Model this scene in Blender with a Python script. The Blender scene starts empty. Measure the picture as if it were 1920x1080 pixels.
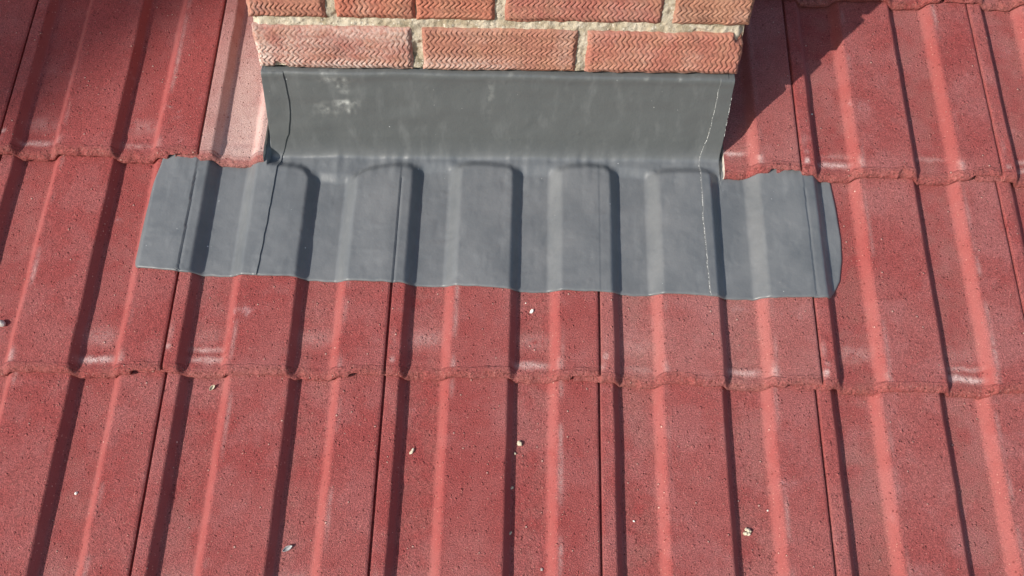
import bpy, bmesh, math, random
import numpy as np
from mathutils import Matrix, Vector

# ------------------------------------------------------------------ frame of the roof
PITCH = 0.5326                       # roof pitch (rad); roof coordinates: x along the courses, u up the slope, n off the roof
W = Matrix.Rotation(PITCH, 4, 'X')   # roof -> world
SP, CP = math.sin(PITCH), math.cos(PITCH)
scene = bpy.context.scene
C = scene.collection

# ------------------------------------------------------------------ camera
cam_d = bpy.data.cameras.new('camera')
cam = bpy.data.objects.new('camera', cam_d); C.objects.link(cam)
cam_d.sensor_width = 36.0
cam_d.lens = 1537.5 * 36.0 / 1920.0
cam_d.clip_start = 0.02; cam_d.clip_end = 2000
rot = Matrix.Rotation(.0279, 4, 'Z') @ Matrix.Rotation(.3185, 4, 'X') @ Matrix.Rotation(-.01, 4, 'Y')
cam.matrix_world = W @ Matrix.Translation((-.1286, -.2348, 1.1003)) @ rot
scene.camera = cam

# ------------------------------------------------------------------ light
S_ROOF = Vector((-1.08, -.50, 1.0)).normalized()      # direction to the sun, roof coordinates
S = (W.to_3x3() @ S_ROOF).normalized()
sun_d = bpy.data.lights.new('sun', 'SUN'); sun = bpy.data.objects.new('sun', sun_d); C.objects.link(sun)
sun_d.energy = 4.9; sun_d.angle = math.radians(.55); sun_d.color = (1, .95, .87)
sun.rotation_euler = S.to_track_quat('Z', 'Y').to_euler()
world = bpy.data.worlds.new('World'); scene.world = world; world.use_nodes = True
nt = world.node_tree; nt.nodes.clear()
sky = nt.nodes.new('ShaderNodeTexSky'); sky.sky_type = 'NISHITA'; sky.sun_disc = False
sky.sun_elevation = math.asin(S.z); sky.sun_rotation = math.atan2(S.x, S.y)
bg = nt.nodes.new('ShaderNodeBackground'); bg.inputs['Strength'].default_value = .145
wo = nt.nodes.new('ShaderNodeOutputWorld')
nt.links.new(sky.outputs[0], bg.inputs[0]); nt.links.new(bg.outputs[0], wo.inputs[0])
scene.view_settings.view_transform = 'Standard'; scene.view_settings.look = 'None'
scene.view_settings.exposure = 0.10; scene.view_settings.gamma = 1.0

# ------------------------------------------------------------------ numpy noise
def _hash(ix, iy, seed):
    h = (ix.astype(np.int64) * 374761393 + iy.astype(np.int64) * 668265263 + seed * 1442695041) & 0x7fffffff
    h = ((h ^ (h >> 13)) * 1274126177) & 0x7fffffff
    h = h ^ (h >> 16)
    return (h & 0xffff) / 65535.0 * 2 - 1
def noise(x, y, size, seed=0):
    """smooth value noise, -1..1, lattice spacing size"""
    x = np.asarray(x, float) / size; y = np.asarray(y, float) / size
    x, y = np.broadcast_arrays(x, y)
    ix = np.floor(x); iy = np.floor(y); fx = x - ix; fy = y - iy
    fx = fx * fx * (3 - 2 * fx); fy = fy * fy * (3 - 2 * fy)
    a = _hash(ix, iy, seed); b = _hash(ix + 1, iy, seed); c = _hash(ix, iy + 1, seed); d = _hash(ix + 1, iy + 1, seed)
    return (a * (1 - fx) + b * fx) * (1 - fy) + (c * (1 - fx) + d * fx) * fy
def fbm(x, y, size, seed=0, octaves=3):
    t = 0; amp = 1; s = 0
    for k in range(octaves):
        t = t + amp * noise(x, y, size, seed + 17 * k); s += amp; amp *= .55; size *= .47
    return t / s
def sstep(a, b, x):
    t = np.clip((x - a) / (b - a), 0, 1); return t * t * (3 - 2 * t)

# ------------------------------------------------------------------ mesh helpers
def mesh_from(name, V, F, mats, attrs=None, fmat=None, smooth=True):
    me = bpy.data.meshes.new(name)
    V = np.asarray(V, np.float32); F = np.asarray(F, np.int32)
    me.vertices.add(len(V)); me.vertices.foreach_set('co', V.ravel())
    me.loops.add(F.size); me.loops.foreach_set('vertex_index', F.ravel())
    k = F.shape[1]
    me.polygons.add(len(F))
    me.polygons.foreach_set('loop_start', np.arange(len(F), dtype=np.int32) * k)
    me.polygons.foreach_set('loop_total', np.full(len(F), k, np.int32))
    if fmat is not None: me.polygons.foreach_set('material_index', np.asarray(fmat, np.int32))
    me.polygons.foreach_set('use_smooth', np.full(len(F), smooth, bool))
    for m in mats: me.materials.append(m)
    me.update(calc_edges=True)
    for an, av in (attrs or {}).items():
        av = np.asarray(av, np.float32)
        if av.ndim == 2:
            a = me.attributes.new(an, 'FLOAT_COLOR', 'POINT')
            a.data.foreach_set('color', np.concatenate([av, np.ones((len(av), 1), np.float32)], 1).ravel())
        else:
            a = me.attributes.new(an, 'FLOAT', 'POINT'); a.data.foreach_set('value', av)
    me.validate()
    return me
def grid_faces(r, c, off=0, flip=False):
    i = np.arange(r - 1)[:, None] * c + np.arange(c - 1)[None, :] + off
    f = np.stack([i, i + 1, i + 1 + c, i + c], -1).reshape(-1, 4)
    return f[:, ::-1] if flip else f
def obj(name, me, parent=None, matrix=None):
    o = bpy.data.objects.new(name, me); C.objects.link(o)
    if parent is not None: o.parent = parent
    if matrix is not None: o.matrix_world = matrix
    return o
def tag(o, label=None, cat=None, group=None, kind=None):
    if label: o['label'] = label
    if cat: o['category'] = cat
    if group: o['group'] = group
    if kind or label: o['kind'] = kind or 'thing'
    return o

# ------------------------------------------------------------------ materials
class NB:
    def __init__(self, name):
        self.m = bpy.data.materials.new(name); self.m.use_nodes = True
        self.t = self.m.node_tree; self.t.nodes.clear()
        self.out = self.t.nodes.new('ShaderNodeOutputMaterial')
        self.b = self.t.nodes.new('ShaderNodeBsdfPrincipled')
        self.t.links.new(self.b.outputs[0], self.out.inputs['Surface'])
    def n(self, typ, **kw):
        x = self.t.nodes.new(typ)
        for k, v in kw.items(): setattr(x, k, v)
        return x
    def put(self, sock, v):
        if isinstance(v, bpy.types.NodeSocket): self.t.links.new(v, sock)
        elif v is not None: sock.default_value = v
    def math(self, op, a, b=None, c=None, clamp=False):
        x = self.n('ShaderNodeMath', operation=op, use_clamp=clamp)
        self.put(x.inputs[0], a); self.put(x.inputs[1], b)
        if c is not None: self.put(x.inputs[2], c)
        return x.outputs[0]
    def mix(self, f, a, b, blend='MIX'):
        x = self.n('ShaderNodeMix', data_type='RGBA', blend_type=blend)
        self.put(x.inputs[0], f); self.put(x.inputs[6], a); self.put(x.inputs[7], b)
        return x.outputs[2]
    def ramp(self, v, a, b, lo=0.0, hi=1.0):
        x = self.n('ShaderNodeMapRange', clamp=True, interpolation_type='SMOOTHSTEP')
        self.put(x.inputs[0], v); self.put(x.inputs[1], a); self.put(x.inputs[2], b); self.put(x.inputs[3], lo); self.put(x.inputs[4], hi)
        return x.outputs[0]
    def attr(self, name, typ='GEOMETRY'):
        return self.n('ShaderNodeAttribute', attribute_name=name, attribute_type=typ)
    def coord(self, seeded=True, scale=None):
        tc = self.n('ShaderNodeTexCoord').outputs['Object']
        if seeded:
            s = self.attr('seed', 'OBJECT').outputs['Fac']
            cx = self.n('ShaderNodeCombineXYZ'); self.put(cx.inputs[0], self.math('MULTIPLY', s, 7.31)); self.put(cx.inputs[1], self.math('MULTIPLY', s, 3.77)); self.put(cx.inputs[2], s)
            va = self.n('ShaderNodeVectorMath', operation='ADD'); self.put(va.inputs[0], tc); self.put(va.inputs[1], cx.outputs[0]); tc = va.outputs[0]
        if scale:
            va = self.n('ShaderNodeVectorMath', operation='MULTIPLY'); self.put(va.inputs[0], tc); va.inputs[1].default_value = scale; tc = va.outputs[0]
        return tc
    def noise(self, co, scale, detail=3, rough=.5):
        x = self.n('ShaderNodeTexNoise'); self.put(x.inputs['Vector'], co); x.inputs['Scale'].default_value = scale
        x.inputs['Detail'].default_value = detail; x.inputs['Roughness'].default_value = rough
        return x.outputs['Fac']
    def voro(self, co, scale):
        x = self.n('ShaderNodeTexVoronoi'); self.put(x.inputs['Vector'], co); x.inputs['Scale'].default_value = scale
        sep = self.n('ShaderNodeSeparateColor'); self.t.links.new(x.outputs['Color'], sep.inputs[0])
        return x.outputs['Distance'], sep.outputs[0], sep.outputs[1]
    def bump(self, h, dist, strength=1.0, normal=None):
        x = self.n('ShaderNodeBump'); x.inputs['Distance'].default_value = dist; x.inputs['Strength'].default_value = strength
        self.put(x.inputs['Height'], h)
        if normal is not None: self.put(x.inputs['Normal'], normal)
        return x.outputs[0]
    def done(self, col, rough, normal=None, spec=.3):
        self.put(self.b.inputs['Base Color'], col); self.put(self.b.inputs['Roughness'], rough)
        if normal is not None: self.put(self.b.inputs['Normal'], normal)
        self.put(self.b.inputs['Specular IOR Level'], spec)
        return self.m

def dots(k, co, scale, chance, size):
    """1 inside small round grains that occupy some voronoi cells"""
    d, r, g = k.voro(co, scale)
    on = k.math('LESS_THAN', r, chance)
    sz = k.math('MULTIPLY_ADD', g, size * .7, size * .45)
    inside = k.ramp(k.math('DIVIDE', d, sz), .6, 1.0, 1.0, 0.0)
    return k.math('MULTIPLY', on, inside)

def make_tile_mat():
    k = NB('red_concrete')
    co = k.coord()
    tone = k.attr('tone', 'OBJECT').outputs['Fac']       # 0 dark crimson .. 1 pale pink
    dust = k.attr('dust', 'OBJECT').outputs['Fac']       # cutting dust
    slope = k.attr('slope').outputs['Fac']; pale_smear = k.attr('pale_smear').outputs['Fac']; trough = k.attr('trough').outputs['Fac']; nose = k.attr('nose').outputs['Fac']
    big = k.noise(co, 9, 3, .55); mid = k.noise(co, 38, 4, .6); fine = k.noise(co, 560, 3, .7); fin2 = k.noise(co, 1100, 2, .6)
    rich = (.348, .066, .062, 1); pale = (.390, .116, .108, 1); grey = (.31, .15, .125, 1); smooth = (.295, .072, .065, 1)
    f = k.math('ADD', k.ramp(big, .25, .8), k.math('SUBTRACT', tone, .5)); f = k.math('ADD', f, k.math('MULTIPLY', k.math('SUBTRACT', mid, .5), .9), clamp=True)
    col = k.mix(f, rich, pale)
    hz = k.math('MULTIPLY', k.ramp(k.noise(co, 13, 5, .6), .47, .62), k.math('MULTIPLY_ADD', tone, .45, .12))
    col = k.mix(hz, col, (.43, .165, .160, 1))
    # dust lying in the troughs
    tg = k.math('MULTIPLY', trough, k.math('MULTIPLY', k.ramp(mid, .3, .75), k.math('MULTIPLY', tone, .5)))
    col = k.mix(tg, col, grey)
    # grain: sandy surface
    gr = k.ramp(fine, .32, .70, .58, 1.34); gr = k.math('MULTIPLY', gr, k.ramp(fin2, .3, .7, .86, 1.14))
    flat = k.math('SUBTRACT', 1.0, k.math('MULTIPLY', slope, .8))
    gr = k.math('MULTIPLY_ADD', k.math('SUBTRACT', gr, 1.0), flat, 1.0)
    gc = k.n('ShaderNodeCombineColor'); [k.put(gc.inputs[i], gr) for i in range(3)]
    col = k.mix(k.math('MULTIPLY', slope, .6), col, smooth)
    col = k.mix(1.0, col, gc.outputs[0], 'MULTIPLY')
    # grains
    pit = dots(k, co, 250, .11, .38); lite = dots(k, co, 290, .16, .36); lite2 = dots(k, co, 150, .07, .2); pebble = dots(k, co, 150, .22, .34)
    col = k.mix(k.math('MULTIPLY', pit, .5), col, (.12, .018, .016, 1))
    col = k.mix(k.math('MULTIPLY', lite, .6), col, (.60, .26, .21, 1))
    col = k.mix(k.math('MULTIPLY', lite2, .85), col, (.68, .43, .36, 1))
    # scuffs of bloom
    sc = k.noise(co, 26, 6, .75); sc2 = k.noise(co, 7, 2, .5)
    scf = k.math('MULTIPLY', k.ramp(sc, .60, .76), k.ramp(sc2, .5, .66))
    col = k.mix(k.math('MULTIPLY', scf, .5), col, (.58, .34, .34, 1))
    # pale smears, less rough than the tile around them
    wn = k.math('MULTIPLY', k.math('MULTIPLY', pale_smear, k.ramp(k.noise(co, 60, 3, .6), .24, .48)), k.ramp(k.noise(co, 330, 4, .75), .30, .60, .2, 1.0), clamp=True)
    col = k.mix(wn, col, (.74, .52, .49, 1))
    # raw edge
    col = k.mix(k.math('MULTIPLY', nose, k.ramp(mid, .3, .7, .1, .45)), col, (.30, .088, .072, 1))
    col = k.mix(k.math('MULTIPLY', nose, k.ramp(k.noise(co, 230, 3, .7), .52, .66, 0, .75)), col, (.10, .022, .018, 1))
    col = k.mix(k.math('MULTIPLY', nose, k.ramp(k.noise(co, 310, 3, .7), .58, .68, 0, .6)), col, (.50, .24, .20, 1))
    # dust from the saw, thinned up the tile to put shade into its colour
    sx = k.n('ShaderNodeSeparateXYZ'); k.put(sx.inputs[0], k.coord(False))
    dust = k.math('MULTIPLY', dust, k.math('MULTIPLY', k.ramp(sx.outputs[1], .03, .30, 1.0, .55), k.ramp(sx.outputs[0], .0, .05, .62, 1.0)))
    dn = k.math('MULTIPLY', dust, k.ramp(k.noise(co, 30, 4, .65), .15, .62, .55, 1.0)); dn = k.math('MULTIPLY', dn, k.math('SUBTRACT', 1.0, k.math('MULTIPLY', nose, .8)))
    dgr = k.mix(k.ramp(fine, .3, .7), (.50, .30, .265, 1), (.66, .47, .43, 1))
    col = k.mix(k.math('MULTIPLY', dn, k.math('SUBTRACT', 1.0, k.math('MULTIPLY', pit, .6))), col, dgr)
    h = k.math('ADD', k.math('MULTIPLY', fine, 1.1), k.math('MULTIPLY', fin2, .55)); h = k.math('ADD', h, k.math('MULTIPLY', pebble, 1.1)); h = k.math('ADD', h, k.math('MULTIPLY', lite, .6)); h = k.math('SUBTRACT', h, k.math('MULTIPLY', pit, 1.0))
    h = k.math('MULTIPLY', h, k.math('SUBTRACT', 1.0, k.math('MULTIPLY', slope, .85)))
    h = k.math('ADD', h, k.math('MULTIPLY', k.math('MULTIPLY', nose, k.noise(co, 170, 3, .6)), 2.0))
    rough = k.math('SUBTRACT', .78, k.math('MULTIPLY', wn, .3))
    return k.done(col, rough, k.bump(h, .0021, .95), .35)

def make_cut_mat():
    k = NB('sawn_concrete'); co = k.coord()
    col = k.mix(k.noise(co, 60, 4, .6), (.52, .46, .40, 1), (.76, .70, .62, 1))
    col = k.mix(k.math('MULTIPLY', dots(k, co, 260, .3, .4), .5), col, (.35, .27, .23, 1))
    return k.done(col, .85, k.bump(k.noise(co, 500, 3), .0006), .2)

def make_flash_mat():
    k = NB('grey_flashing'); co = k.coord(False)
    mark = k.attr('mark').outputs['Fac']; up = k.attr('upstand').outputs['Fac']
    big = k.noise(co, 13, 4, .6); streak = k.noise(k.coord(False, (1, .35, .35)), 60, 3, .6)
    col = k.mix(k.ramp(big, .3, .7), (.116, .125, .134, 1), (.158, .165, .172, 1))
    col = k.mix(k.math('MULTIPLY', up, .9), col, (.100, .107, .109, 1))  # lower light on the upstand put into its colour; same sheet as the apron
    col = k.mix(k.math('MULTIPLY', k.ramp(streak, .5, .8), .25), col, (.23, .24, .245, 1))
    sp = dots(k, co, 70, .035, .075); sp2 = dots(k, co, 150, .03, .13)
    col = k.mix(k.math('MAXIMUM', sp, k.math('MULTIPLY', sp2, .6)), col, (.55, .56, .56, 1))
    mk = k.math('MULTIPLY', mark, k.ramp(k.noise(co, 120, 4, .7), .3, .62))
    col = k.mix(mk, col, (.47, .48, .46, 1))
    h = k.math('ADD', k.math('MULTIPLY', k.noise(co, 75, 4, .55), 1.0), k.math('MULTIPLY', k.noise(co, 500, 2, .6), .10))
    d, r, g = k.voro(co, 55); bub = k.math('MULTIPLY', k.math('LESS_THAN', r, .12), k.ramp(d, .0, .35, 1, 0))
    h = k.math('ADD', h, k.math('MULTIPLY', bub, .5))
    rough = k.ramp(k.noise(co, 45, 4, .6), .2, .8, .32, .48)
    return k.done(col, rough, k.bump(h, .0010, .7), .5)

def make_fleck_mat():
    k = NB('pale_edge_fleck'); co = k.coord(False)
    return k.done(k.mix(k.noise(co, 300, 2), (.5, .51, .5, 1), (.85, .85, .83, 1)), .4, None, .5)

def make_brick_mat():
    k = NB('fired_brick'); co = k.coord(False)
    base = k.attr('tint').outputs['Color']; eff = k.attr('bloom').outputs['Fac']; dirt = k.attr('dirt').outputs['Fac']; groove = k.attr('groove').outputs['Fac']
    fine = k.noise(co, 380, 4, .65)
    mid = k.noise(co, 28, 4, .6)
    col = k.mix(k.math('MULTIPLY', k.ramp(mid, .35, .7), .55), base, (.43, .23, .15, 1))
    gr = k.ramp(fine, .25, .75, .7, 1.25); gc = k.n('ShaderNodeCombineColor'); [k.put(gc.inputs[i], gr) for i in range(3)]
    col = k.mix(1.0, col, gc.outputs[0], 'MULTIPLY')
    e = k.math('MULTIPLY', eff, k.ramp(k.noise(co, 200, 4, .7), .28, .64), clamp=True)
    col = k.mix(e, col, (.66, .54, .48, 1))
    col = k.mix(k.math('MULTIPLY', dirt, k.ramp(k.noise(co, 90, 4, .6), .3, .65)), col, (.06, .05, .045, 1))
    col = k.mix(k.math('MULTIPLY', groove, .55), col, (.13, .05, .035, 1))  # shade in the combed grooves put into the colour
    h = k.math('ADD', fine, k.math('MULTIPLY', dots(k, co, 300, .2, .4), -.5))
    return k.done(col, .86, k.bump(h, .0007, .8), .25)

def make_mortar_mat():
    k = NB('lime_mortar'); co = k.coord(False)
    col = k.mix(k.ramp(k.noise(co, 45, 4, .6), .3, .7), (.36, .30, .21, 1), (.56, .50, .40, 1))
    col = k.mix(k.math('MULTIPLY', k.ramp(k.noise(co, 26, 4, .65), .56, .68), .8), col, (.13, .12, .08, 1))
    col = k.mix(dots(k, co, 280, .3, .45), col, (.64, .59, .50, 1))
    col = k.mix(k.math('MULTIPLY', dots(k, co, 350, .2, .4), .7), col, (.12, .10, .08, 1))
    h = k.math('ADD', k.noise(co, 170, 5, .7), k.math('MULTIPLY', k.noise(co, 500, 2), .4))
    return k.done(col, .92, k.bump(h, .002, .9), .15)

def make_plain(name, a, b, scale, rough=.9, dist=.001):
    k = NB(name); co = k.coord(False); f = k.noise(co, scale, 5, .65)
    return k.done(k.mix(k.ramp(f, .3, .7), a, b), rough, k.bump(f, dist), .2)

M_TILE = make_tile_mat(); M_CUT = make_cut_mat(); M_FLASH = make_flash_mat(); M_FLECK = make_fleck_mat(); M_BRICK = make_brick_mat(); M_MORT = make_mortar_mat()
M_UNDER = make_plain('bitumen_felt', (.012, .012, .013, 1), (.03, .03, .032, 1), 60)
M_CRUMB = make_plain('pale_crumb', (.44, .37, .25, 1), (.74, .68, .54, 1), 260, .9, .001)
M_CHIP = make_plain('white_chip', (.80, .76, .68, 1), (.9, .87, .8, 1), 300, .8, .0005)
M_STONE = make_plain('grey_stone', (.30, .25, .23, 1), (.62, .57, .53, 1), 220, .85, .001)
M_FLAKE = make_plain('dry_flake', (.22, .21, .20, 1), (.50, .50, .50, 1), 300, .6, .0005)
M_GRASS = make_plain('lawn', (.03, .06, .018, 1), (.06, .10, .03, 1), .8, .95, .02)
M_LEAF = make_plain('leaf', (.02, .045, .012, 1), (.05, .09, .025, 1), 3, .7, .002)
M_BARK = make_plain('bark', (.06, .045, .03, 1), (.12, .09, .06, 1), 12, .9, .02)

# ------------------------------------------------------------------ roof tiles
TW, GAUGE, DROP, DEPTH = .300, .3218, .0155, .0134
TILT = math.atan2(DROP, GAUGE)
def profile(x, soft=0.0):
    """height of the tile's top at x in one 300 mm cover width (crest = 0)"""
    x = np.asarray(x, float); s = soft
    lo = np.zeros_like(x)
    for a, b, c, d in ((.0175, .0300, .0720, .0895), (.1675, .1800, .2220, .2395)):
        lo = np.maximum(lo, sstep(a - s, b + s, x) * (1 - sstep(c - s, d + s, x)))
    return -DEPTH * lo

def tile_geometry(seed, xlo=None, xhi=None, fine=True, length=.40, right=.2972):
    st = .0018 if fine else .005
    xr = right if xhi is None else xhi
    cols = []                                    # (x, top, bottom)
    if xlo is None:
        for x in np.linspace(-.037, 0.0, 20 if fine else 5): cols.append((x, -.0068, -.0135))
        cols.append((.0004, -.0030, -.0145)); cols.append((.0009, -.0005, -.0145)); x0 = .0018
    else: x0 = xlo
    xs = np.linspace(x0, xr, max(8, int((xr - x0) / st)))
    pr = profile(xs)
    for x, p in zip(xs, pr):
        b = p - .0145
        if x > .254: b = -.0050 - .003 * math.exp(-(x - .254) / .002)
        cols.append((x, p, b))
    cols = np.array(cols); X = cols[:, 0]; T = cols[:, 1].copy(); B = cols[:, 2]
    if xhi is None:  # rounded right hand arris
        T -= .0016 * sstep(right - .003, right, X) ** 2
    if xlo is None:
        T -= .0004 * (1 - sstep(.0018, .004, X)) * (X > .001)
    tk = T - B
    nose = [(-.0004, 1.0), (-.0024, .78), (-.0026, .55), (-.0010, .34), (.0014, .19), (.0038, .085), (.0060, .03), (.0084, 0)]
    vs = np.concatenate([np.arange(.0105, .06, .0022 if fine else .006), np.arange(.06, length - .001, .0034 if fine else .02), [length]])
    R = len(nose) + len(vs); NC = len(X)
    P = np.zeros((R, NC, 3)); nz = np.zeros((R, NC))
    so = seed * 3.17
    rag = .0017 * fbm(X + so, 0 * X, .028, seed) + .0015 * fbm(X + so, 0 * X + 5, .007, seed + 3, 3)
    chip = np.clip(noise(X + so, 0 * X + 9, .018, seed + 8) - .45, 0, 1) * .010
    for r, (v, f) in enumerate(nose):
        wob = .0014 * fbm(X + so, 0 * X + r * .006, .011, seed + 11, 4)
        k = 1.0 if r < 6 else .6
        P[r, :, 0] = X; P[r, :, 1] = v + k * rag + (chip if r >= 3 else .25 * chip) + (wob * (r > 1)); P[r, :, 2] = B + tk * (1 - f)
        P[r, :, 1] += (.0040 * sstep(.252, .257, X) if xhi is None else 0) + (.0008 * (X < 0))
        if 1 < r < 7: P[r, :, 2] += .0009 * fbm(X + so, 0 * X + r * .010, .009, seed + 5, 4)
        nz[r] = 1.0 if r < 6 else .55
    n0 = len(nose)
    P[n0:, :, 0] = X[None, :]; P[n0:, :, 1] = vs[:, None]; P[n0:, :, 2] = T[None, :]
    nearw = np.exp(-(vs - .0105) / .02)
    P[:n0, :, 1] -= .0026 * np.clip(-T / DEPTH, 0, 1)[None, :] * (X > .001)
    P[n0:, :, 1] += (rag * .7 + .5 * chip)[None, :] * np.exp(-(vs - .0105) / .006)[:, None]
    if xhi is None: P[n0:, :, 1] += (.0040 * sstep(.252, .257, X))[None, :] * np.exp(-(vs - .0105) / .010)[:, None]
    # gentle dips pressed in the troughs near the tail, general unevenness
    tro = np.clip(-T / DEPTH, 0, 1); tro[X < .001] = 0
    dip = np.exp(-((vs - .030) / .007) ** 2)
    P[n0:, :, 2] -= .0010 * dip[:, None] * tro[None, :]
    xx, vv = np.meshgrid(X, vs)
    lump = .00030 * fbm(xx + so, vv + so, .03, seed + 21, 2) + .00022 * fbm(xx + so, vv, .006, seed + 23, 2)
    grit = np.clip(noise(xx + so, vv, .0042, seed + 31) - .72, 0, 1) * .0035
    slope1 = np.abs(np.gradient(profile(X), X)); slope1 = np.clip(slope1 / 1.25, 0, 1); slope1[X < .001] = 0
    P[n0:, :, 2] += lump * (1 - .6 * slope1) + grit * (1 - slope1)
    # wander of the roll edges
    P[n0:, :, 0] += (.0009 * fbm(vv, xx * .2 + so, .05, seed + 41, 2)) * (slope1 > .05)
    # attributes
    pale_smear = np.zeros((R, NC)); rs = np.random.RandomState(seed)
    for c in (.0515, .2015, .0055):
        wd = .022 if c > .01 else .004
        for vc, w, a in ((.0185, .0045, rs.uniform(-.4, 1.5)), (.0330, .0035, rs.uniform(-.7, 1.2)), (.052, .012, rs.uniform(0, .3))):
            pale_smear[n0:] = np.maximum(pale_smear[n0:], a * np.exp(-((vv + .002 * noise(xx + so, vv, .01, seed + 61) - vc) / w) ** 2) * np.exp(-((xx - c - rs.uniform(-.004, .004)) / wd) ** 4))
    for c in (.0895, .2395):                     # pale foot and shoulder of the rising slope
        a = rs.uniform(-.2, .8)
        pale_smear[n0:] = np.maximum(pale_smear[n0:], a * np.exp(-((xx - c) / .0045) ** 2) * np.exp(-((vv - .018) / .010) ** 2))
        pale_smear[n0:] = np.maximum(pale_smear[n0:], rs.uniform(.1, .5) * np.exp(-((xx - c - .003) / .003) ** 2) * np.clip(noise(xx, vv + so, .03, seed + 66) + .1, 0, 1))
    SL = np.tile(slope1 ** 1.5, (R, 1)); SL[:n0] *= .15
    TR = np.tile(tro, (R, 1))
    # closed shell: right and left side columns, underside
    V = P.reshape(-1, 3); F = grid_faces(R, NC); fm = np.zeros(len(F), int)
    def at(a): return a.reshape(-1)
    A = {'pale_smear': at(pale_smear), 'slope': at(SL), 'trough': at(TR), 'nose': at(nz)}
    extra = [V]; base = len(V)
    rows = np.arange(R)
    def side(ci, mat, flip):
        nonlocal base
        q = P[:, ci, :].copy(); q2 = q.copy()
        q2[:, 2] = np.minimum(B[ci], q[:, 2] - .0002); q2[:, 1] = np.maximum(q2[:, 1], q[0, 1])
        if mat == 1:
            q2[:, 0] += .0012 * noise(q[:, 1], 0 * q[:, 1], .006, seed + 71)
        extra.append(q); extra.append(q2)
        a = np.arange(R - 1) + base; b = a + R
        f = np.stack([a, a + 1, b + 1, b], -1)
        base += 2 * R
        return (f[:, ::-1] if flip else f), np.full(R - 1, mat)
    f1, m1 = side(NC - 1, 1 if xhi is not None else 0, True); f2, m2 = side(0, 1 if xlo is not None else 0, False)
    back = np.stack([X, np.full(NC, length), B], -1); bot = np.stack([X, P[0, :, 1], B], -1)
    extra.append(bot); extra.append(back)
    fb = grid_faces(2, NC, base, True); ft_i = np.arange(NC - 1)
    ft = np.stack([(R - 1) * NC + ft_i, (R - 1) * NC + ft_i + 1, base + NC + ft_i + 1, base + NC + ft_i], -1); base += 2 * NC
    V = np.concatenate(extra); F = np.concatenate([F, f1, f2, fb, ft]); fm = np.concatenate([fm, m1, m2, np.zeros(len(fb) + len(ft), int)])
    for n_ in A: A[n_] = np.concatenate([A[n_], np.zeros(len(V) - len(A[n_]))])
    return V, F, fm, A

JX = {(-2, 0): -.0024, (-1, 0): .0027, (0, 0): -.0019, (1, 0): .0035, (-2, 1): .001, (1, 1): .002, (2, 1): .0027, (-1, -1): .0015, (0, -1): -.002, (1, -1): -.002, (2, 2): 0}
# the seam k belongs to the left edge of tile k
JU = {(-3, 0): -.0055, (-2, 0): -.0015, (-1, 0): .0028, (0, 0): .0005, (1, 0): -.001, (-3, 1): .0025, (-2, 1): .001, (0, 1): .0035, (1, 1): .0018, (2, 1): .001, (1, 2): -.0045, (2, 2): -.002}
CHL, CHR = -.4856, .1794
TONE = {(-3, 0): .30, (-2, 0): .42, (-1, 0): .50, (0, 0): .80, (1, 0): .62, (-3, -1): .38, (-2, -1): .42, (-1, -1): .46, (0, -1): .58, (1, -1): .78,
        (-4, 1): .10, (-3, 1): .16, (-2, 1): .30, (0, 1): .50, (1, 1): .50, (2, 1): .62, (1, 2): .45, (2, 2): .55, (-4, 0): .2, (-4, -1): .3}
LABEL = {
    (-4, 1): 'dark red tile at the top left photo edge, mostly out of frame',
    (-3, 1): 'deep red concrete tile left of the pale dusty cut tile',
    (-2, 1): 'cut concrete tile coated in pale pink saw dust, left of the chimney',
    (0, 1): 'narrow cut red tile with a bright sawn edge against the right side of the chimney',
    (1, 1): 'red concrete tile crossed by the chimney shadow, right of the narrow cut tile',
    (2, 1): 'red concrete tile cut off by the right photo edge, level with the chimney base',
    (1, 2): 'red concrete tile at the top edge of the photo, right beside the chimney bricks',
    (2, 2): 'red concrete tile in the top right corner of the photo',
    (-3, 0): 'red concrete tile at the left photo edge, under the left end of the grey flashing',
    (-2, 0): 'red concrete tile under the flashing, first with a seam left of the pale chip tile',
    (-1, 0): 'red concrete tile half under the flashing with a pale stone chip lying on it',
    (0, 0): 'paler pinkish red tile half under the right end of the grey flashing',
    (1, 0): 'red concrete tile at the right photo edge, just clear of the flashing end',
    (-3, -1): 'red concrete tile filling the bottom left corner of the photo',
    (-2, -1): 'red concrete tile on the bottom course with a grey dry flake on it',
    (-1, -1): 'red concrete tile at the bottom centre with several pale mortar crumbs on it',
    (0, -1): 'red concrete tile on the bottom course with one cauliflower shaped crumb on it',
    (1, -1): 'dusty greyish pink concrete tile filling the bottom right corner of the photo',
}
WALLROW = {2: 'second course of the chimney', 3: 'course above the chimney', -2: 'course below the bottom course', 1: 'course at the chimney base', 0: 'flashing course', -1: 'bottom course'}
ORD = {-5: 'sixth column from right', -4: 'farthest left', -3: 'well left', -2: 'just left', -1: 'centre', 0: 'just right', 1: 'second right', 2: 'third right', 3: 'farthest right'}
ORD[-5] = 'outermost left'
shared = {}
def tile_matrix(k, r):
    jx, ju = JX.get((k, r), 0), JU.get((k, r), 0)
    return W @ Matrix.Translation((k * TW + jx, r * GAUGE + ju, 0)) @ Matrix.Rotation(-TILT, 4, 'X')
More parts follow.
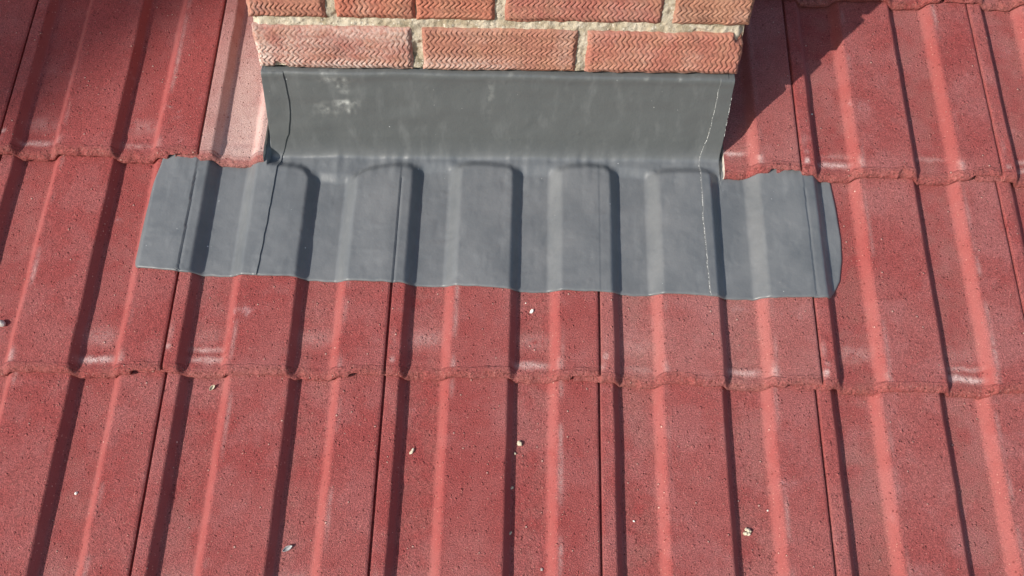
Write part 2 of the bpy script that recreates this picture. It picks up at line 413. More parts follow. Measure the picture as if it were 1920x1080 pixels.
for r in range(-2, 4):
    for k in range(-5, 4):
        if k == -1 and r in (1, 2): continue                     # the chimney stands here
        vis = (k, r) in LABEL
        xlo = xhi = None
        if r in (1, 2) and k == -2: xhi = -.503 - k * TW - JX.get((k, r), 0)
        if r in (1, 2) and k == 0: xlo = .1885
        if vis:
            V, F, fm, A = tile_geometry(101 + 13 * (k + 6) + 7 * (r + 3) + (k + 6) * (r + 3), xlo, xhi, True, .296 if r == 0 and k in (-2, -1, 0) else .40, TW + JX.get((k + 1, r), 0) - JX.get((k, r), 0) - .0030)
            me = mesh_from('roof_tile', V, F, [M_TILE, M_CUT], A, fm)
        else:
            key = (xlo, xhi)
            if key not in shared:
                V, F, fm, A = tile_geometry(7 + len(shared), xlo, xhi, False)
                shared[key] = mesh_from('roof_tile', V, F, [M_TILE, M_CUT], A, fm)
            me = shared[key]
        o = obj('roof_tile', me, None, tile_matrix(k, r))
        o['tone'] = float(TONE.get((k, r), .45)); o['dust'] = 1.0 if (k, r) == (-2, 1) else (.10 if (k, r) in ((0, 1), (0, 0)) else 0.0); o['seed'] = float((k + 6) * 1.37 + (r + 3) * 9.1)
        tag(o, LABEL.get((k, r)) or f'red roof tile outside the photo, {WALLROW[r]}, {ORD[k]}', 'roof tile', 'interlocking red concrete roof tiles')

# felt below the tiles and the ground far below
me = mesh_from('roof_underlay', [(-2.2, -1.1, -.075), (2.2, -1.1, -.075), (2.2, 1.9, -.075), (-2.2, 1.9, -.075)], [(0, 1, 2, 3)], [M_UNDER], smooth=False)
tag(obj('roof_underlay', me, None, W), 'dark felt lying under the roof tiles', 'roof', kind='structure')
me = mesh_from('ground', [(-900, -900, -6), (900, -900, -6), (900, 900, -6), (-900, 900, -6)], [(0, 1, 2, 3)], [M_GRASS], smooth=False)
tag(obj('ground', me), 'lawn far below the roof', 'ground', kind='structure')

# ------------------------------------------------------------------ chimney frame
YAW = .0196
EX = np.array([math.cos(YAW), math.sin(YAW) * CP, -math.sin(YAW) * SP])
EZ = np.array([0, SP, CP])
EY = np.cross(EZ, EX)                 # into the wall
C0 = np.array([CHL, .3456, 0.0])
CM = W @ Matrix(((EX[0], EY[0], EZ[0], C0[0]), (EX[1], EY[1], EZ[1], C0[1]), (EX[2], EY[2], EZ[2], C0[2]), (0, 0, 0, 1)))
ZB, CH, BH, CW, CD = .1243, .0727, .0605, .665, .44

chim = bpy.data.objects.new('chimney', None); C.objects.link(chim); chim.matrix_world = CM
tag(chim, 'red brick chimney stack with wavy combed brick faces standing on the tiled roof', 'chimney')

def brick_face(x0, x1, z0, z1, seed, fine, tint, bloom, dirt, chipc=None):
    """front face of one brick, combed with rows of wavy lines; returns points, faces, attributes"""
    st = .00085 if fine else .004
    nx = max(6, int((x1 - x0) / st)); nz = max(5, int((z1 - z0) / st))
    xs = np.linspace(0, 1, nx); zs = np.linspace(0, 1, nz)
    a, b = np.meshgrid(xs, zs)
    X = x0 + a * (x1 - x0); Z = z0 + b * (z1 - z0)
    rs = np.random.RandomState(seed)
    ph = rs.uniform(0, 6)
    # irregular outline
    e = np.minimum(np.minimum(X - x0, x1 - X), np.minimum(Z - z0, z1 - Z))
    edgew = 1 - sstep(0, .010, e)
    Xo = X + edgew * .0022 * fbm(X, Z, .014, seed) ; Zo = Z + edgew * .0022 * fbm(X, Z, .016, seed + 5)
    per = .0132; pit = .0070                                             # wavy lines run down the face
    wz = Z + .0012 * noise(X, Z, .05, seed + 2) + .10 * (X - x0) * rs.uniform(-.25, .25)
    tri = 2 * np.abs(((wz / per + ph) % 1) - .5) * 2 - 1                 # -1..1 triangle
    wave = .55 * tri + .45 * np.cos(2 * np.pi * (wz / per + ph))
    amp = .0030 * (1 + .45 * noise(X, Z, .05, seed + 4))
    q = (X - x0 + amp * wave + .0016 * noise(X, Z, .05, seed + 6)) / pit
    fr = q % 1
    ridge = np.clip(1.35 * np.sin(np.pi * fr) ** .75, 0, 1) - .25 * (1 - fr)   # rounded ridges, narrow grooves
    band = .55 + .45 * noise(0 * X, Z, .011, seed + 13) + .3 * noise(X, Z, .018, seed + 7)   # worn in streaks along the brick
    depthv = .0021 * np.clip(band + .35, .12, 1.4)
    keep = sstep(0, .004, e)
    D = -depthv * (1 - ridge) * keep
    D -= .0055 * (1 - sstep(-.001, .0065 + .002 * noise(X, Z, .02, seed + 3), e)) ** 1.5
    D += .0005 * fbm(X, Z, .004, seed + 9)
    if chipc:
        cx, cz, cr = chipc
        rr = np.hypot(X - cx, (Z - cz) * 1.3) + .003 * noise(X, Z, .006, seed + 12)
        D -= .010 * (1 - sstep(cr * .55, cr, rr))
    D = D + .0012 * noise(X, Z, .09, seed + 14)
    # low relief where the combing is worn
    bl = bloom(X, Z) + .25 * (1 - ridge) * 0
    P = np.stack([Xo, -D - BF, Zo], -1)      # +y is into the wall
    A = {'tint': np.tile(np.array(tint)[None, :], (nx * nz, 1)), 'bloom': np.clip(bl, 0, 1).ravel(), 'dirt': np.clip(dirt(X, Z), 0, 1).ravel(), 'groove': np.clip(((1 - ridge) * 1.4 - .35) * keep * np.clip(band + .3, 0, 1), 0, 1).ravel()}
    F = grid_faces(nz, nx)
    # rim going back into the wall
    ring = np.concatenate([np.arange(nx), nx - 1 + nx * np.arange(1, nz), nx * (nz - 1) + np.arange(nx - 2, -1, -1), nx * np.arange(nz - 2, 0, -1)])
    V = P.reshape(-1, 3); q = V[ring].copy(); q[:, 1] = .05
    base = len(V); m = len(ring); i = np.arange(m); j = (i + 1) % m
    F2 = np.stack([ring[i], base + i, base + j, ring[j]], -1)
    V = np.concatenate([V, q])
    for n_ in A: A[n_] = np.concatenate([A[n_], A[n_][ring]])
    return V, np.concatenate([F, F2]), A

BF = .0045           # bricks stand proud of the flashing sheet
no = lambda X, Z: 0 * X
def bl_left(X, Z): return .75 * np.clip(.45 + fbm(X, Z * 2, .05, 5), 0, 1) + .55 * (1 - sstep(0, .03, X)) + .5 * np.exp(-((Z - ZB) / .012) ** 2)
def bl_mid(X, Z): return .55 * np.exp(-((Z - ZB - .008) / .012) ** 2) * (1 - sstep(.30, .40, X)) + .35 * np.clip(fbm(X, Z, .03, 8), 0, 1)
def bl_low(X, Z): return .28 * np.clip(fbm(X, Z, .03, 9), 0, 1) + .30 * np.exp(-((Z - ZB) / .005) ** 2)
def di_right(X, Z): return .75 * np.clip(fbm(X, Z, .025, 12) + .25, 0, 1) * sstep(.58, .66, X) + .3 * np.clip(fbm(X, Z, .02, 13), 0, 1)
def di_some(X, Z): return .55 * np.clip(fbm(X, Z, .03, 14) - .05, 0, 1)
parts = []
c0 = [(-.002, .213, (.36, .140, .112), bl_left, di_some, (.028, ZB - .003, .016)), (.227, .4385, (.38, .165, .118), bl_mid, di_some, None), (.4525, .667, (.39, .145, .108), bl_low, di_right, (.664, ZB + BH - .004, .013))]
c1 = [(-.003, .1005, (.38, .150, .110), bl_low, di_some, None), (.1145, .2197, (.42, .148, .100), bl_low, di_some, None), (.2212, .3255, (.41, .150, .100), bl_low, di_some, None),
      (.3395, .5505, (.37, .132, .102), bl_low, di_some, None), (.5645, .6695, (.35, .160, .108), bl_low, di_some, None)]
VB, FB, AB = [], [], {}; nb = 0
def addb(t):
    global nb
    V, F, A = t; VB.append(V); FB.append(F + nb); nb += len(V)
    for n_, v in A.items(): AB.setdefault(n_, []).append(v)
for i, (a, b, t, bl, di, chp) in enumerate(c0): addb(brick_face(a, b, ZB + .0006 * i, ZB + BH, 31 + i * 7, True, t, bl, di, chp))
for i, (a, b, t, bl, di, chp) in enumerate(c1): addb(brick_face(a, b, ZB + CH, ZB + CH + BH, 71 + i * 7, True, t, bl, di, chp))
rb = random.Random(4)
for j in range(2, 11):
    row = [(0, .2145), (.2275, .438), (.452, .665)] if j % 2 == 0 else [(0, .101), (.115, .325), (.339, .55), (.564, .665)]
    for i, (a, b) in enumerate(row):
        s = rb.uniform(.85, 1.1); addb(brick_face(a, b, ZB + j * CH, ZB + j * CH + BH, 200 + 9 * j + i, j < 4 and False, (.40 * s, .115 * s, .07 * s), bl_low, di_some))
def side_brick(fixed, y0, y1, z0, z1, out, s):
    """plain header or stretcher in the side walls (x = fixed) as a bevelled slab"""
    b = .004; x_in = fixed - out * .06; x_o = fixed + out * .003
    pts = [(x_in, y0, z0), (x_in, y1, z0), (x_in, y1, z1), (x_in, y0, z1), (x_o - out * b, y0, z0), (x_o - out * b, y1, z0), (x_o - out * b, y1, z1), (x_o - out * b, y0, z1),
           (x_o, y0 + b, z0 + b), (x_o, y1 - b, z0 + b), (x_o, y1 - b, z1 - b), (x_o, y0 + b, z1 - b)]
    f = []
    for l in (0, 4):
        for i in range(4): f.append((l + i, l + (i + 1) % 4, l + 4 + (i + 1) % 4, l + 4 + i))
    f.append((8, 9, 10, 11)); f = np.array(f)
    if out < 0: f = f[:, ::-1]
    n = len(pts)
    return np.array(pts), f, {'tint': np.tile(np.array([[.40 * s, .115 * s, .07 * s]]), (n, 1)), 'bloom': np.full(n, .15), 'dirt': np.full(n, .2), 'groove': np.zeros(n)}
for j in range(11):
    z0 = ZB + j * CH; z1 = z0 + BH
    row = [(.062, .163), (.177, .388), (.402, .44)] if j % 2 == 0 else [(.062, .275), (.289, .44)]
    for fixed, out in ((0, -1), (CW, 1)):
        for (a, b) in row: addb(side_brick(fixed, a, b, z0, z1, out, rb.uniform(.85, 1.1)))
me = mesh_from('brickwork', np.concatenate(VB), np.concatenate(FB), [M_BRICK], {n_: np.concatenate(v) for n_, v in AB.items()})
bk = obj('brickwork', me, chim)
# mortar: rough front sheet plus the body of the stack
nx, nz = 420, 120
xs = np.linspace(-.001, CW + .001, nx); zs = np.concatenate([np.linspace(ZB + .002, ZB + 2.3 * CH, 110), np.linspace(ZB + 2.5 * CH, ZB + 11 * CH, 10)])
X, Z = np.meshgrid(xs, zs)
D = -.0018 + .0020 * fbm(X, Z, .012, 301, 4) + .0012 * noise(X, Z, .004, 303)
D += .0018 * np.clip(fbm(X, Z, .05, 305), 0, 1)
D -= .004 * np.clip(noise(X, Z, .02, 309) - .45, 0, 1) * 2
edge = np.minimum(X, CW - X); D -= .012 * (1 - sstep(0, .01, edge)) * (.6 + .4 * noise(X, Z, .02, 307))
V = np.stack([X, -D, Z], -1).reshape(-1, 3); F = grid_faces(nz, nx)
b0 = len(V)
x0, x1, y0, y1, z0, z1 = .006, CW - .006, .012, CD, -.36, ZB + 11 * CH
box = np.array([(x0, y0, z0), (x1, y0, z0), (x1, y1, z0), (x0, y1, z0), (x0, y0, z1), (x1, y0, z1), (x1, y1, z1), (x0, y1, z1)])
bf = np.array([(0, 1, 5, 4), (1, 2, 6, 5), (2, 3, 7, 6), (3, 0, 4, 7), (4, 5, 6, 7), (0, 3, 2, 1)]) + b0
me = mesh_from('mortar', np.concatenate([V, box]), np.concatenate([F, bf]), [M_MORT])
obj('mortar', me, chim)

# ------------------------------------------------------------------ flashing
flash = bpy.data.objects.new('flashing', None); C.objects.link(flash); flash.matrix_world = W @ Matrix.Translation((CHL + CW / 2, .34, 0))
tag(flash, 'dark grey flexible flashing moulded over the tiles and up the foot of the chimney', 'flashing')
def tile_top(x, u, soft):
    """top of the course the apron lies on"""
    x = np.asarray(x, float); n = np.zeros_like(x)
    seam = np.zeros_like(x); best = np.full_like(x, -9)
    for k in range(-4, 4):
        s = k * TW + JX.get((k, 0), 0)
        m = x >= s; seam[m] = s
    loc = x - seam
    n = profile(loc, soft)
    return n - DROP * u / GAUGE, loc
def wall_u(x): return C0[1] + (x - CHL) * EX[1] / EX[0]
def crest_end(x):
    """distance from the wall at which the mouldings run out"""
    return .020 + .006 * noise(x, 0 * x, .11, 501) + .010 * np.exp(-((x + .375) / .04) ** 2)
def apron_n(x, u, lift, wallmask=True):
    n, loc = tile_top(x, u, .0032)
    base = -DROP * u / GAUGE
    p = (n - base) * 1.10
    pad = np.abs((((loc % .15) - .128 + .075) % .15) - .075) / .042
    p = p + .0018 * (1 - np.clip(pad, 0, 1) ** 2)
    sk = np.round((np.asarray(x) - loc) / TW); ca = np.interp(sk, [-3, -2, -1, 0, 1, 2], [1, .9, 1.1, .15, .8, .8]); cb = np.interp(sk + 1, [-3, -2, -1, 0, 1, 2], [1, .9, 1.1, .15, .8, .8])
    p = p - .0011 * ca * np.exp(-((loc - .001) / .0022) ** 2) * (u < .30) + .0012 * cb * sstep(.275, .2985, loc)
    if wallmask:
        d = wall_u(x) - u
        ce = crest_end(x)
        # rounded finger ends: the moulding ends earlier towards the crest shoulders
        lc = (loc % .15); ctr = np.abs(((lc - .128 + .075) % .15) - .075) / .0385
        ce2 = ce + (.005 + .008 * np.exp(-((x + .42) / .05) ** 2)) * np.clip(ctr, 0, 1) ** 4
        w = sstep(ce2 - .006, ce2 + .012, d)
        lvl = -.0088 + .0020 * noise(x, u, .05, 511)
        p = lvl * (1 - w) + p * w
    n = base + p + lift
    n = n + .00045 * fbm(x, u, .022, 521, 2) + .0003 * noise(x, u, .055, 523)
    d_ = np.clip(wall_u(x) - u, 0, 1)
    n = n + .0018 * np.exp(-d_ / .03) * noise(x, u * .2, .009, 535) * (d_ > 0)       # gathers below the bend
    # soft dents
    n = n - .0012 * np.clip(noise(x, u, .016, 531) - .55, 0, 1) + .0010 * np.clip(noise(x + 3, u, .013, 533) - .6, 0, 1)
    return n
def low_edge(x):
    return np.interp(x, [-.67, -.606, -.49, -.431, -.362, -.298, -.218, -.131, -.07, 0, .077, .168, .23, .301, .36], [.1445, .140, .138, .138, .134, .133, .132, .128, .128, .127, .127, .125, .1245, .125, .127]) + .0007 * noise(x, 0 * x, .012, 541)
NA, NF, NW = 96, 12, 48
def wall_path(x, lift, ztop):
    """rows: apron, bend, upstand; x is one column array; returns (rows, cols, 3) and upstand mask"""
    ul = low_edge(x); uw = wall_u(x)
    xx = x[None, :]
    t = np.linspace(0, 1, NA)[:, None]
    ue = uw - .013
    U = ul[None, :] + t * (ue - ul)[None, :]
    XA = np.broadcast_to(xx, U.shape)
    A = np.stack([XA, U, apron_n(XA, U, lift)], -1)
    # lower edge turns down to the tile
    A[0, :, 2] -= .0012
    Xc = (x - CHL) / EX[0]
    zs = np.linspace(.016, 1.0, NW)[:, None]
    Zs = .016 + (zs - .016) / (1 - .016) * (ztop(x)[None, :] - .016)
    Xw = np.broadcast_to(Xc[None, :], Zs.shape)
    off = (lift - .0035) * .7 + .0008 * fbm(Xw, Zs, .06, 551, 3) + .0007 * noise(Xw, Zs * .3, .03, 553) + .0007 * noise(Xw * .25, Zs, .016, 555)
    rel = (Zs - ztop(x)[None, :]) / .010
    off = off - .013 * sstep(-.7, 0.05, rel) ** 1.6 + .0011 * np.exp(-((rel + 1.1) / .5) ** 2)       # lip tucked into the joint
    Wp = C0[None, None, :] + Xw[..., None] * EX + Zs[..., None] * EZ - off[..., None] * EY
    Wp = Wp + (xx - Wp[..., 0])[..., None] * np.array([1, 0, 0])
    P0 = A[-1]; P3 = Wp[0]
    k1 = P0 + np.array([0, .009, 0]); k2 = P3 - EZ * .013
    s = np.linspace(0, 1, NF + 2)[1:-1, None, None]
    Bz = (1 - s) ** 3 * P0 + 3 * (1 - s) ** 2 * s * k1 + 3 * (1 - s) * s ** 2 * k2 + s ** 3 * P3
    G = np.concatenate([A, Bz, Wp], 0)
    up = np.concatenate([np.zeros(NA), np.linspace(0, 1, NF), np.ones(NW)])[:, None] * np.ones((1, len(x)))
    return G, up
def ztop(x): return np.full_like(x, ZB - .0012) + .0008 * noise(x, 0 * x, .05, 561)
def flat_path(x, lift, rows):
    ul = low_edge(x); t = np.linspace(0, 1, rows)[:, None]
    U = ul[None, :] + t * (.46 - ul)[None, :]
    X = np.broadcast_to(x[None, :], U.shape)
    w = apron_n(X, U, lift, False); w[0] -= .0012
    return np.stack([X, U, w], -1)
def sheet(name, G, up, label, thick=.0026, mark=None):
    r, c, _ = G.shape
    mk = np.zeros(r * c) if mark is None else mark.ravel()
    V = G.reshape(-1, 3)
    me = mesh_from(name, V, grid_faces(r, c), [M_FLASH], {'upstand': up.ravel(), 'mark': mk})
    o = obj(name, me, flash, W)
    if label: o['label'] = label
    sm = o.modifiers.new('thickness', 'SOLIDIFY'); sm.thickness = thick; sm.offset = -1
    return o
# middle sheet
x = np.linspace(-.515, .172, 520)
G, up = wall_path(x, .0035, ztop)
inside = (x > CHL + .002) & (x < CHR - .002)
x = x[inside]; G = G[:, inside]; up = up[:, inside]
tt = 1 - sstep(.75, 1.0, np.linspace(0, 1, NA))[:, None]
G[:NA, :, 0] -= .017 * tt * (1 - sstep(CHL + .002, -.425, x))[None, :]
G[:NA, :, 1] = np.maximum(G[:NA, :, 1], 0); G[:NA, :, 2] = apron_n(G[:NA, :, 0], G[:NA, :, 1], .0035); G[0, :, 2] -= .0012
Xc = G[..., 0] - CHL
zc = ((G - C0) @ EZ) * up
def blob(cx, cz, rx, rz, a): return a * np.exp(-((Xc - cx) / rx) ** 2 - ((zc - cz) / rz) ** 2)
mark = (blob(.113, .071, .014, .005, .9) + blob(.112, .088, .008, .003, .7) + blob(.108, .097, .007, .004, 1.0) + blob(.100, .107, .018, .004, .7) + blob(.118, .058, .005, .006, .7) + blob(.085, .06, .02, .01, .25)
        + blob(.32, .09, .005, .03, .22) + .8 * np.exp(-((zc - .116) / .0025) ** 2) * np.clip(noise(Xc, zc, .012, 571) - .2, 0, 1)) * up * (.6 + .8 * noise(Xc, zc, .006, 573))
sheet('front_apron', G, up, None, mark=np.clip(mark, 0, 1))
# side wings: flat beyond the stack, up the wall in front of it, a folded web between
def wing(xw, xf, left, edge):
    """xw wall columns, xf flat columns"""
    G1, up1 = wall_path(xw, .0052, lambda q: ztop(q) - .001)
    rows = G1.shape[0]
    G2 = flat_path(xf, .0052, rows)
    up2 = np.zeros(G2.shape[:2])
    return (np.concatenate([G2, G1], 1), np.concatenate([up2, up1], 1)) if left else (np.concatenate([G1, G2], 1), np.concatenate([up1, up2], 1))
# left
uu = np.array([.120, .142, .1435, .146, .150, .157, .215, .274, .31, .47]); xl = np.array([-.650, -.652, -.658, -.664, -.668, -.670, -.668, -.665, -.658, -.635])
xf = np.linspace(-.668, -.4985, 130); xw = np.linspace(CHL + .0005, -.452, 34)
G, up = wing(xw, xf, True, None)
s = np.clip((xf + .4985) / (-.668 + .4985), 0, 1)                     # 1 at the outer edge
for c_ in range(len(xf)):
    u_ = G[:, c_, 1]; L = np.interp(u_, uu, xl); xn = -.4985 + s[c_] * (L + .4985)
    G[:, c_, 0] = xn; G[:, c_, 2] = apron_n(xn, u_, .0052, False)
    if c_ < 3: G[:, c_, 2] -= (.0035, .0014, .0003)[c_]
G[0, :, 2] -= .0012
# seam on the inner side follows the cut line
rows = G.shape[0]; ncw = len(xw)
seam = np.concatenate([np.interp(np.linspace(0, 1, NA), [0, .5, 1], [-.4895, -.485, -.4815]), np.linspace(-.4815, -.466, NF), np.interp(np.linspace(0, 1, NW), [0, .25, .5, 1], [-.464, -.4575, -.4550, -.4560])]) + .0006 * noise(np.arange(rows) * .004, np.zeros(rows), .02, 581)
def apply_seam(G, cols, fixed, seam, lift):
    for i, c_ in enumerate(cols):
        f = i / (len(cols) - 1)
        xn = fixed + f * (seam - fixed)
        dx = xn - G[:, c_, 0]
        G[:NA, c_, 0] = xn[:NA]; G[:NA, c_, 2] = apron_n(G[:NA, c_, 0], G[:NA, c_, 1], lift)
        G[NA:, c_] += dx[NA:, None] * np.array(EX)
fixedL = np.concatenate([np.full(NA, -.4975), np.linspace(-.4975, CHL - .006, NF), np.linspace(CHL - .006, CHL - .001, NW)])
apply_seam(G, list(range(len(xf), len(xf) + ncw)), fixedL, seam, .0052)
G[0, -ncw:, 2] -= .0012
sheet('side_wing', G, up, 'left corner piece of the flashing ending in a dark cut line')
# right
xw = np.linspace(.152, CHR - .0005, 34); xf = np.linspace(.1835, .357, 130)
G, up = wing(xw, xf, False, None)
uu = np.array([.110, .125, .1265, .131, .140, .158, .191, .225, .268, .311, .47]); xr_ = np.array([.312, .316, .324, .330, .338, .348, .355, .3575, .356, .353, .345])
for i in range(len(xf)):
    c_ = len(xw) + i; s = i / (len(xf) - 1)
    u_ = G[:, c_, 1]; L = np.interp(u_, uu, xr_); xn = .1835 + s * (L - .1835)
    G[:, c_, 0] = xn; G[:, c_, 2] = apron_n(xn, u_, .0052, False)
    if i > len(xf) - 4: G[:, c_, 2] -= (.0003, .0014, .0035)[i - len(xf) + 3]
G[0, :, 2] -= .0012
seamR = np.concatenate([np.interp(np.linspace(0, 1, NA), [0, .5, 1], [.1540, .1510, .1520]), np.linspace(.152, .1565, NF), np.interp(np.linspace(0, 1, NW), [0, .3, 1], [.1575, .1600, .1605])]) + .0007 * noise(np.arange(rows) * .004, np.zeros(rows), .02, 587)
fixedR = np.concatenate([np.full(NA, .1825), np.linspace(.1825, CHR + .003, NF), np.linspace(CHR + .003, CHR + .001, NW)])
apply_seam(G, list(range(len(xw) - 1, -1, -1)), fixedR, seamR, .0052)
G[0, :34, 2] -= .0012
right = sheet('side_wing', G, up, 'right corner piece of the flashing with a white speckled edge')
# pale flecks laid along the right hand edges
rs = np.random.RandomState(3)
def flecks(path, normals, n, size):
    V, F = [], []
    for t in np.sort(rs.uniform(0, len(path) - 1.01, n)):
        i = int(t); f = t - i
        p = path[i] * (1 - f) + path[i + 1] * f; nn = normals
        tx = path[i + 1] - path[i]; tx = tx / (np.linalg.norm(tx) + 1e-9)
        sd = np.cross(tx, nn); sd /= np.linalg.norm(sd) + 1e-9
        l = size * rs.uniform(.6, 2.2); w = size * rs.uniform(.35, .6); h = size * .5
        b = len(V); c_ = p + sd * rs.normal(0, size * .25) + nn * .0001
        V += [c_ - tx * l, c_ + sd * w, c_ + tx * l, c_ - sd * w, c_ + nn * h, c_ - nn * h]
        for q in ((0, 1, 4), (1, 2, 4), (2, 3, 4), (3, 0, 4), (1, 0, 5), (2, 1, 5), (3, 2, 5), (0, 3, 5)): F.append([b + a for a in q])
    return V, F
e1 = G[:NA, 0] + np.array([-.0006, 0, -.0006]); e2 = G[NA + NF:-6, 0] - EX * .0006
V1, F1 = flecks(e1, np.array([0, 0, 1.0]), 95, .00075)
V2, F2 = flecks(G[NA - 2:NA + NF + 2, 0] + np.array([-.0005, 0, 0]), np.array([0, -.6, .8]), 12, .0007)
V3, F3 = flecks(e2, -EY, 75, .0006)
e3 = G[NA + NF + 4:-14, len(xw) - 1] - EY * .0004
V4, F4 = flecks(e3, -EY, 45, .0006)
for sets, lab in (((( V1, F1), (V2, F2), (V3, F3)), 'broken white line of flecks along the cut edge'), (((V4, F4),), 'white flecks along the outer corner')):
    VV, FF = [], []
    for v, f in sets:
        b = len(VV); VV += v; FF += [[a + b for a in q] for q in f]
    me = mesh_from('edge_flecks', VV, FF, [M_FLECK], smooth=False)
    fl = obj('edge_flecks', me, right, W); fl['label'] = lab

# ------------------------------------------------------------------ debris
def surf(x, u):
    r = math.floor((u + .0) / GAUGE)
    seam = -9
    for k in range(-5, 5):
        s = k * TW + JX.get((k, r), 0)
        if x >= s: seam = s
    v = u - r * GAUGE
    return float(profile(np.array([x - seam]))[0]) - DROP * v / GAUGE
def rock(name, x, u, size, seed, mat, label, cat, squash=(1, .8, .7), lumps=.35, sub=3):
    bm = bmesh.new(); bmesh.ops.create_icosphere(bm, subdivisions=sub, radius=1)
    co = np.array([v.co[:] for v in bm.verts])
    d = 1 + lumps * noise(co[:, 0] + co[:, 2] * .7, co[:, 1] - co[:, 2] * .4, .9, seed) + lumps * .5 * noise(co[:, 0] - co[:, 2], co[:, 1] + .5 * co[:, 2], .35, seed + 1)
    size *= .85
    co = co * d[:, None] * np.array(squash) * size
    for v, c_ in zip(bm.verts, co): v.co = c_
    me = bpy.data.meshes.new(name); bm.to_mesh(me); bm.free(); me.materials.append(mat)
    a = random.Random(seed).uniform(0, 6)
    o = obj(name, me, None, W @ Matrix.Translation((x, u, surf(x, u) + size * squash[2] * .62)) @ Matrix.Rotation(a, 4, 'Z'))
    return tag(o, label, cat)
rock('stone_chip', -.0985, .100, .0040, 3, M_CHIP, 'flat white stone chip on the tile just below the flashing', 'chip', (1.15, .75, .45), .5, 2)
rock('mortar_crumb', -.112, -.087, .0044, 11, M_CRUMB, 'lumpy beige mortar crumb in the centre channel, larger of the pair', 'crumb', (1, .9, .7), .5)
rock('mortar_crumb', -.117, -.100, .0021, 12, M_CRUMB, 'tiny round beige crumb just below the larger lumpy crumb', 'crumb', (1, .9, .8), .3)
rock('mortar_crumb', -.257, -.101, .0040, 15, M_CRUMB, 'elongated beige grey crumb by the dark seam, left of the crumb pair', 'crumb', (.7, 1.3, .7), .45)
def cluster(x, u, seed):
    bm = bmesh.new()
    r_ = random.Random(seed)
    for q in range(9):
        m = Matrix.Translation((r_.uniform(-.004, .004), r_.uniform(-.0035, .0035), r_.uniform(0, .0015))) @ Matrix.Scale(r_.uniform(.0014, .0026), 4)
        bmesh.ops.create_icosphere(bm, subdivisions=2, radius=1, matrix=m)
    for v in bm.verts: v.co += Vector((r_.uniform(-1, 1), r_.uniform(-1, 1), r_.uniform(-1, 1))) * .00025
    me = bpy.data.meshes.new('lichen_lump'); bm.to_mesh(me); bm.free(); me.materials.append(M_CRUMB)
    return tag(obj('lichen_lump', me, None, W @ Matrix.Translation((x, u, surf(x, u) + .0012))), 'pale greenish beige lump of curled lobes in a channel near the bottom edge', 'lichen')
cluster(.190, -.194, 5)
rock('mortar_crumb', -.1205, -.203, .0025, 21, M_CRUMB, 'small crumb with a dark side, near the bottom edge in the centre', 'crumb', (1.3, .6, .6), .5)
rock('mortar_crumb', -.120, -.145, .0023, 22, M_CRUMB, 'small pale crumb halfway down the centre channel of the bottom course', 'crumb', (.8, 1, .7), .4)
rock('grit_grain', .041, -.184, .0018, 23, M_CHIP, 'bright white grit grain in the channel right of the long centre seam', 'grit', (1, .8, .7), .3, 2)
rock('grit_grain', .219, -.166, .0017, 24, M_CHIP, 'white grit grain above the greenish lump, at the foot of the bright slope', 'grit', (1, .8, .7), .3, 2)
rock('grit_grain', -.079, -.247, .0024, 25, M_STONE, 'dark grey grit grain at the very bottom edge left of the centre seam', 'grit', (1, .9, .7), .3, 2)
rock('pebble', -.841, .061, .0062, 26, M_STONE, 'round greyish pebble in the channel at the far left edge', 'pebble', (.9, 1.1, .8), .25)
rock('grit_grain', -.696, -.167, .0025, 27, M_CHIP, 'pale grit grain in the bottom left channel', 'grit', (1, .8, .7), .3, 2)
rock('grit_grain', -.107, .112, .0013, 28, M_CHIP, 'tiny white grit grain up and left of the flat white chip', 'grit', (1, .8, .7), .3, 2)
rock('grit_grain', .330, .43, .0019, 29, M_CHIP, 'white grit grain on the tile crossed by the chimney shadow', 'grit', (1, .8, .7), .3, 2)
def flake(name, x, u, length, width, ang, mat, label, curl):
    nu, nv = 22, 12; t = np.linspace(-1, 1, nu)[:, None]; s = np.linspace(-1, 1, nv)[None, :]
    wd = width * (1 - np.abs(t) ** 2.2 * .85)
    X = t * length + 0 * s; Y = s * wd; Zz = curl * (s ** 2) * width + .25 * curl * length * t ** 2 * .5 + .0002 * noise(X, Y, .002, 3)
    V = np.stack([X, Y, Zz], -1).reshape(-1, 3)
    me = mesh_from(name, V, grid_faces(nu, nv), [mat])
    o = obj(name, me, None, W @ Matrix.Translation((x, u, surf(x, u) + .0012)) @ Matrix.Rotation(ang, 4, 'Z') @ Matrix.Rotation(.3, 4, 'X'))
    sm = o.modifiers.new('thickness', 'SOLIDIFY'); sm.thickness = .0005
    return tag(o, label, 'flake')
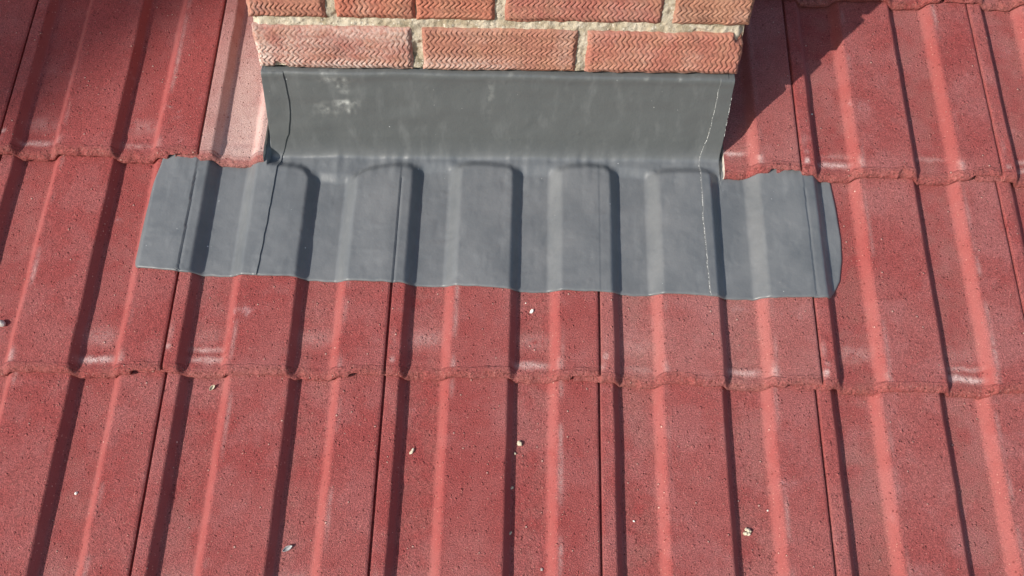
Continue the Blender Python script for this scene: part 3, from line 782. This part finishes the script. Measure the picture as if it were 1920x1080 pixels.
flake('dry_flake', -.409, -.229, .0070, .0030, .55, M_FLAKE, 'grey curled dry flake in a channel at the bottom left', .7)
flake('seed_husk', -.539, -.020, .0050, .0026, .9, M_CRUMB, 'small curled beige husk just below the tile edge at the left', .9)

# ------------------------------------------------------------------ made-up tree out of view, added so its crown shades the top left tiles
L1 = np.array([-.80, .62, 0]); L2 = np.array([-.97, .42, 0]); sv = np.array(S_ROOF[:])
e_ = (L1 - L2) / np.linalg.norm(L1 - L2); w_ = np.cross(sv, e_); w_ /= np.linalg.norm(w_)
if w_[0] > 0: w_ = -w_
RC = 2.6
cc = W @ Vector(((L1 + L2) / 2 + sv * 15 + w_ * (RC - .11)))
rs = np.random.RandomState(8)
N = 26000
d = rs.normal(size=(N, 3)); d /= np.linalg.norm(d, axis=1)[:, None]
rad = RC * rs.uniform(.15, 1, N) ** .22 * (1 + .05 * noise(d[:, 0], d[:, 1] + d[:, 2], .4, 5))
c = d * rad[:, None] + np.array(cc)[None, :]
t1 = rs.normal(size=(N, 3)); t1 /= np.linalg.norm(t1, axis=1)[:, None]
t2 = np.cross(t1, rs.normal(size=(N, 3))); t2 /= np.linalg.norm(t2, axis=1)[:, None]
V = np.stack([c - t1 * .19, c + t2 * .11, c + t1 * .19, c - t2 * .11], 1).reshape(-1, 3)
tree = bpy.data.objects.new('added_shade_tree', None); C.objects.link(tree); tree.matrix_world = Matrix.Translation((cc.x, cc.y, -6))
tag(tree, 'leafy tree added out of view to shade the top left tiles', 'tree')
obj('added_crown', mesh_from('added_crown', V, np.arange(4 * N).reshape(-1, 4), [M_LEAF], smooth=False), tree, Matrix())
hs = [(-6.0, .30), (-3, .24), (0, .20), (cc.z, .10), (cc.z + 1.5, .03)]
V = [(cc.x + r_ * math.cos(a) + .05 * math.sin(z), cc.y + r_ * math.sin(a), z) for z, r_ in hs for a in np.linspace(0, 2 * math.pi, 11)]
obj('added_trunk', mesh_from('added_trunk', V, grid_faces(len(hs), 11), [M_BARK]), tree, Matrix())
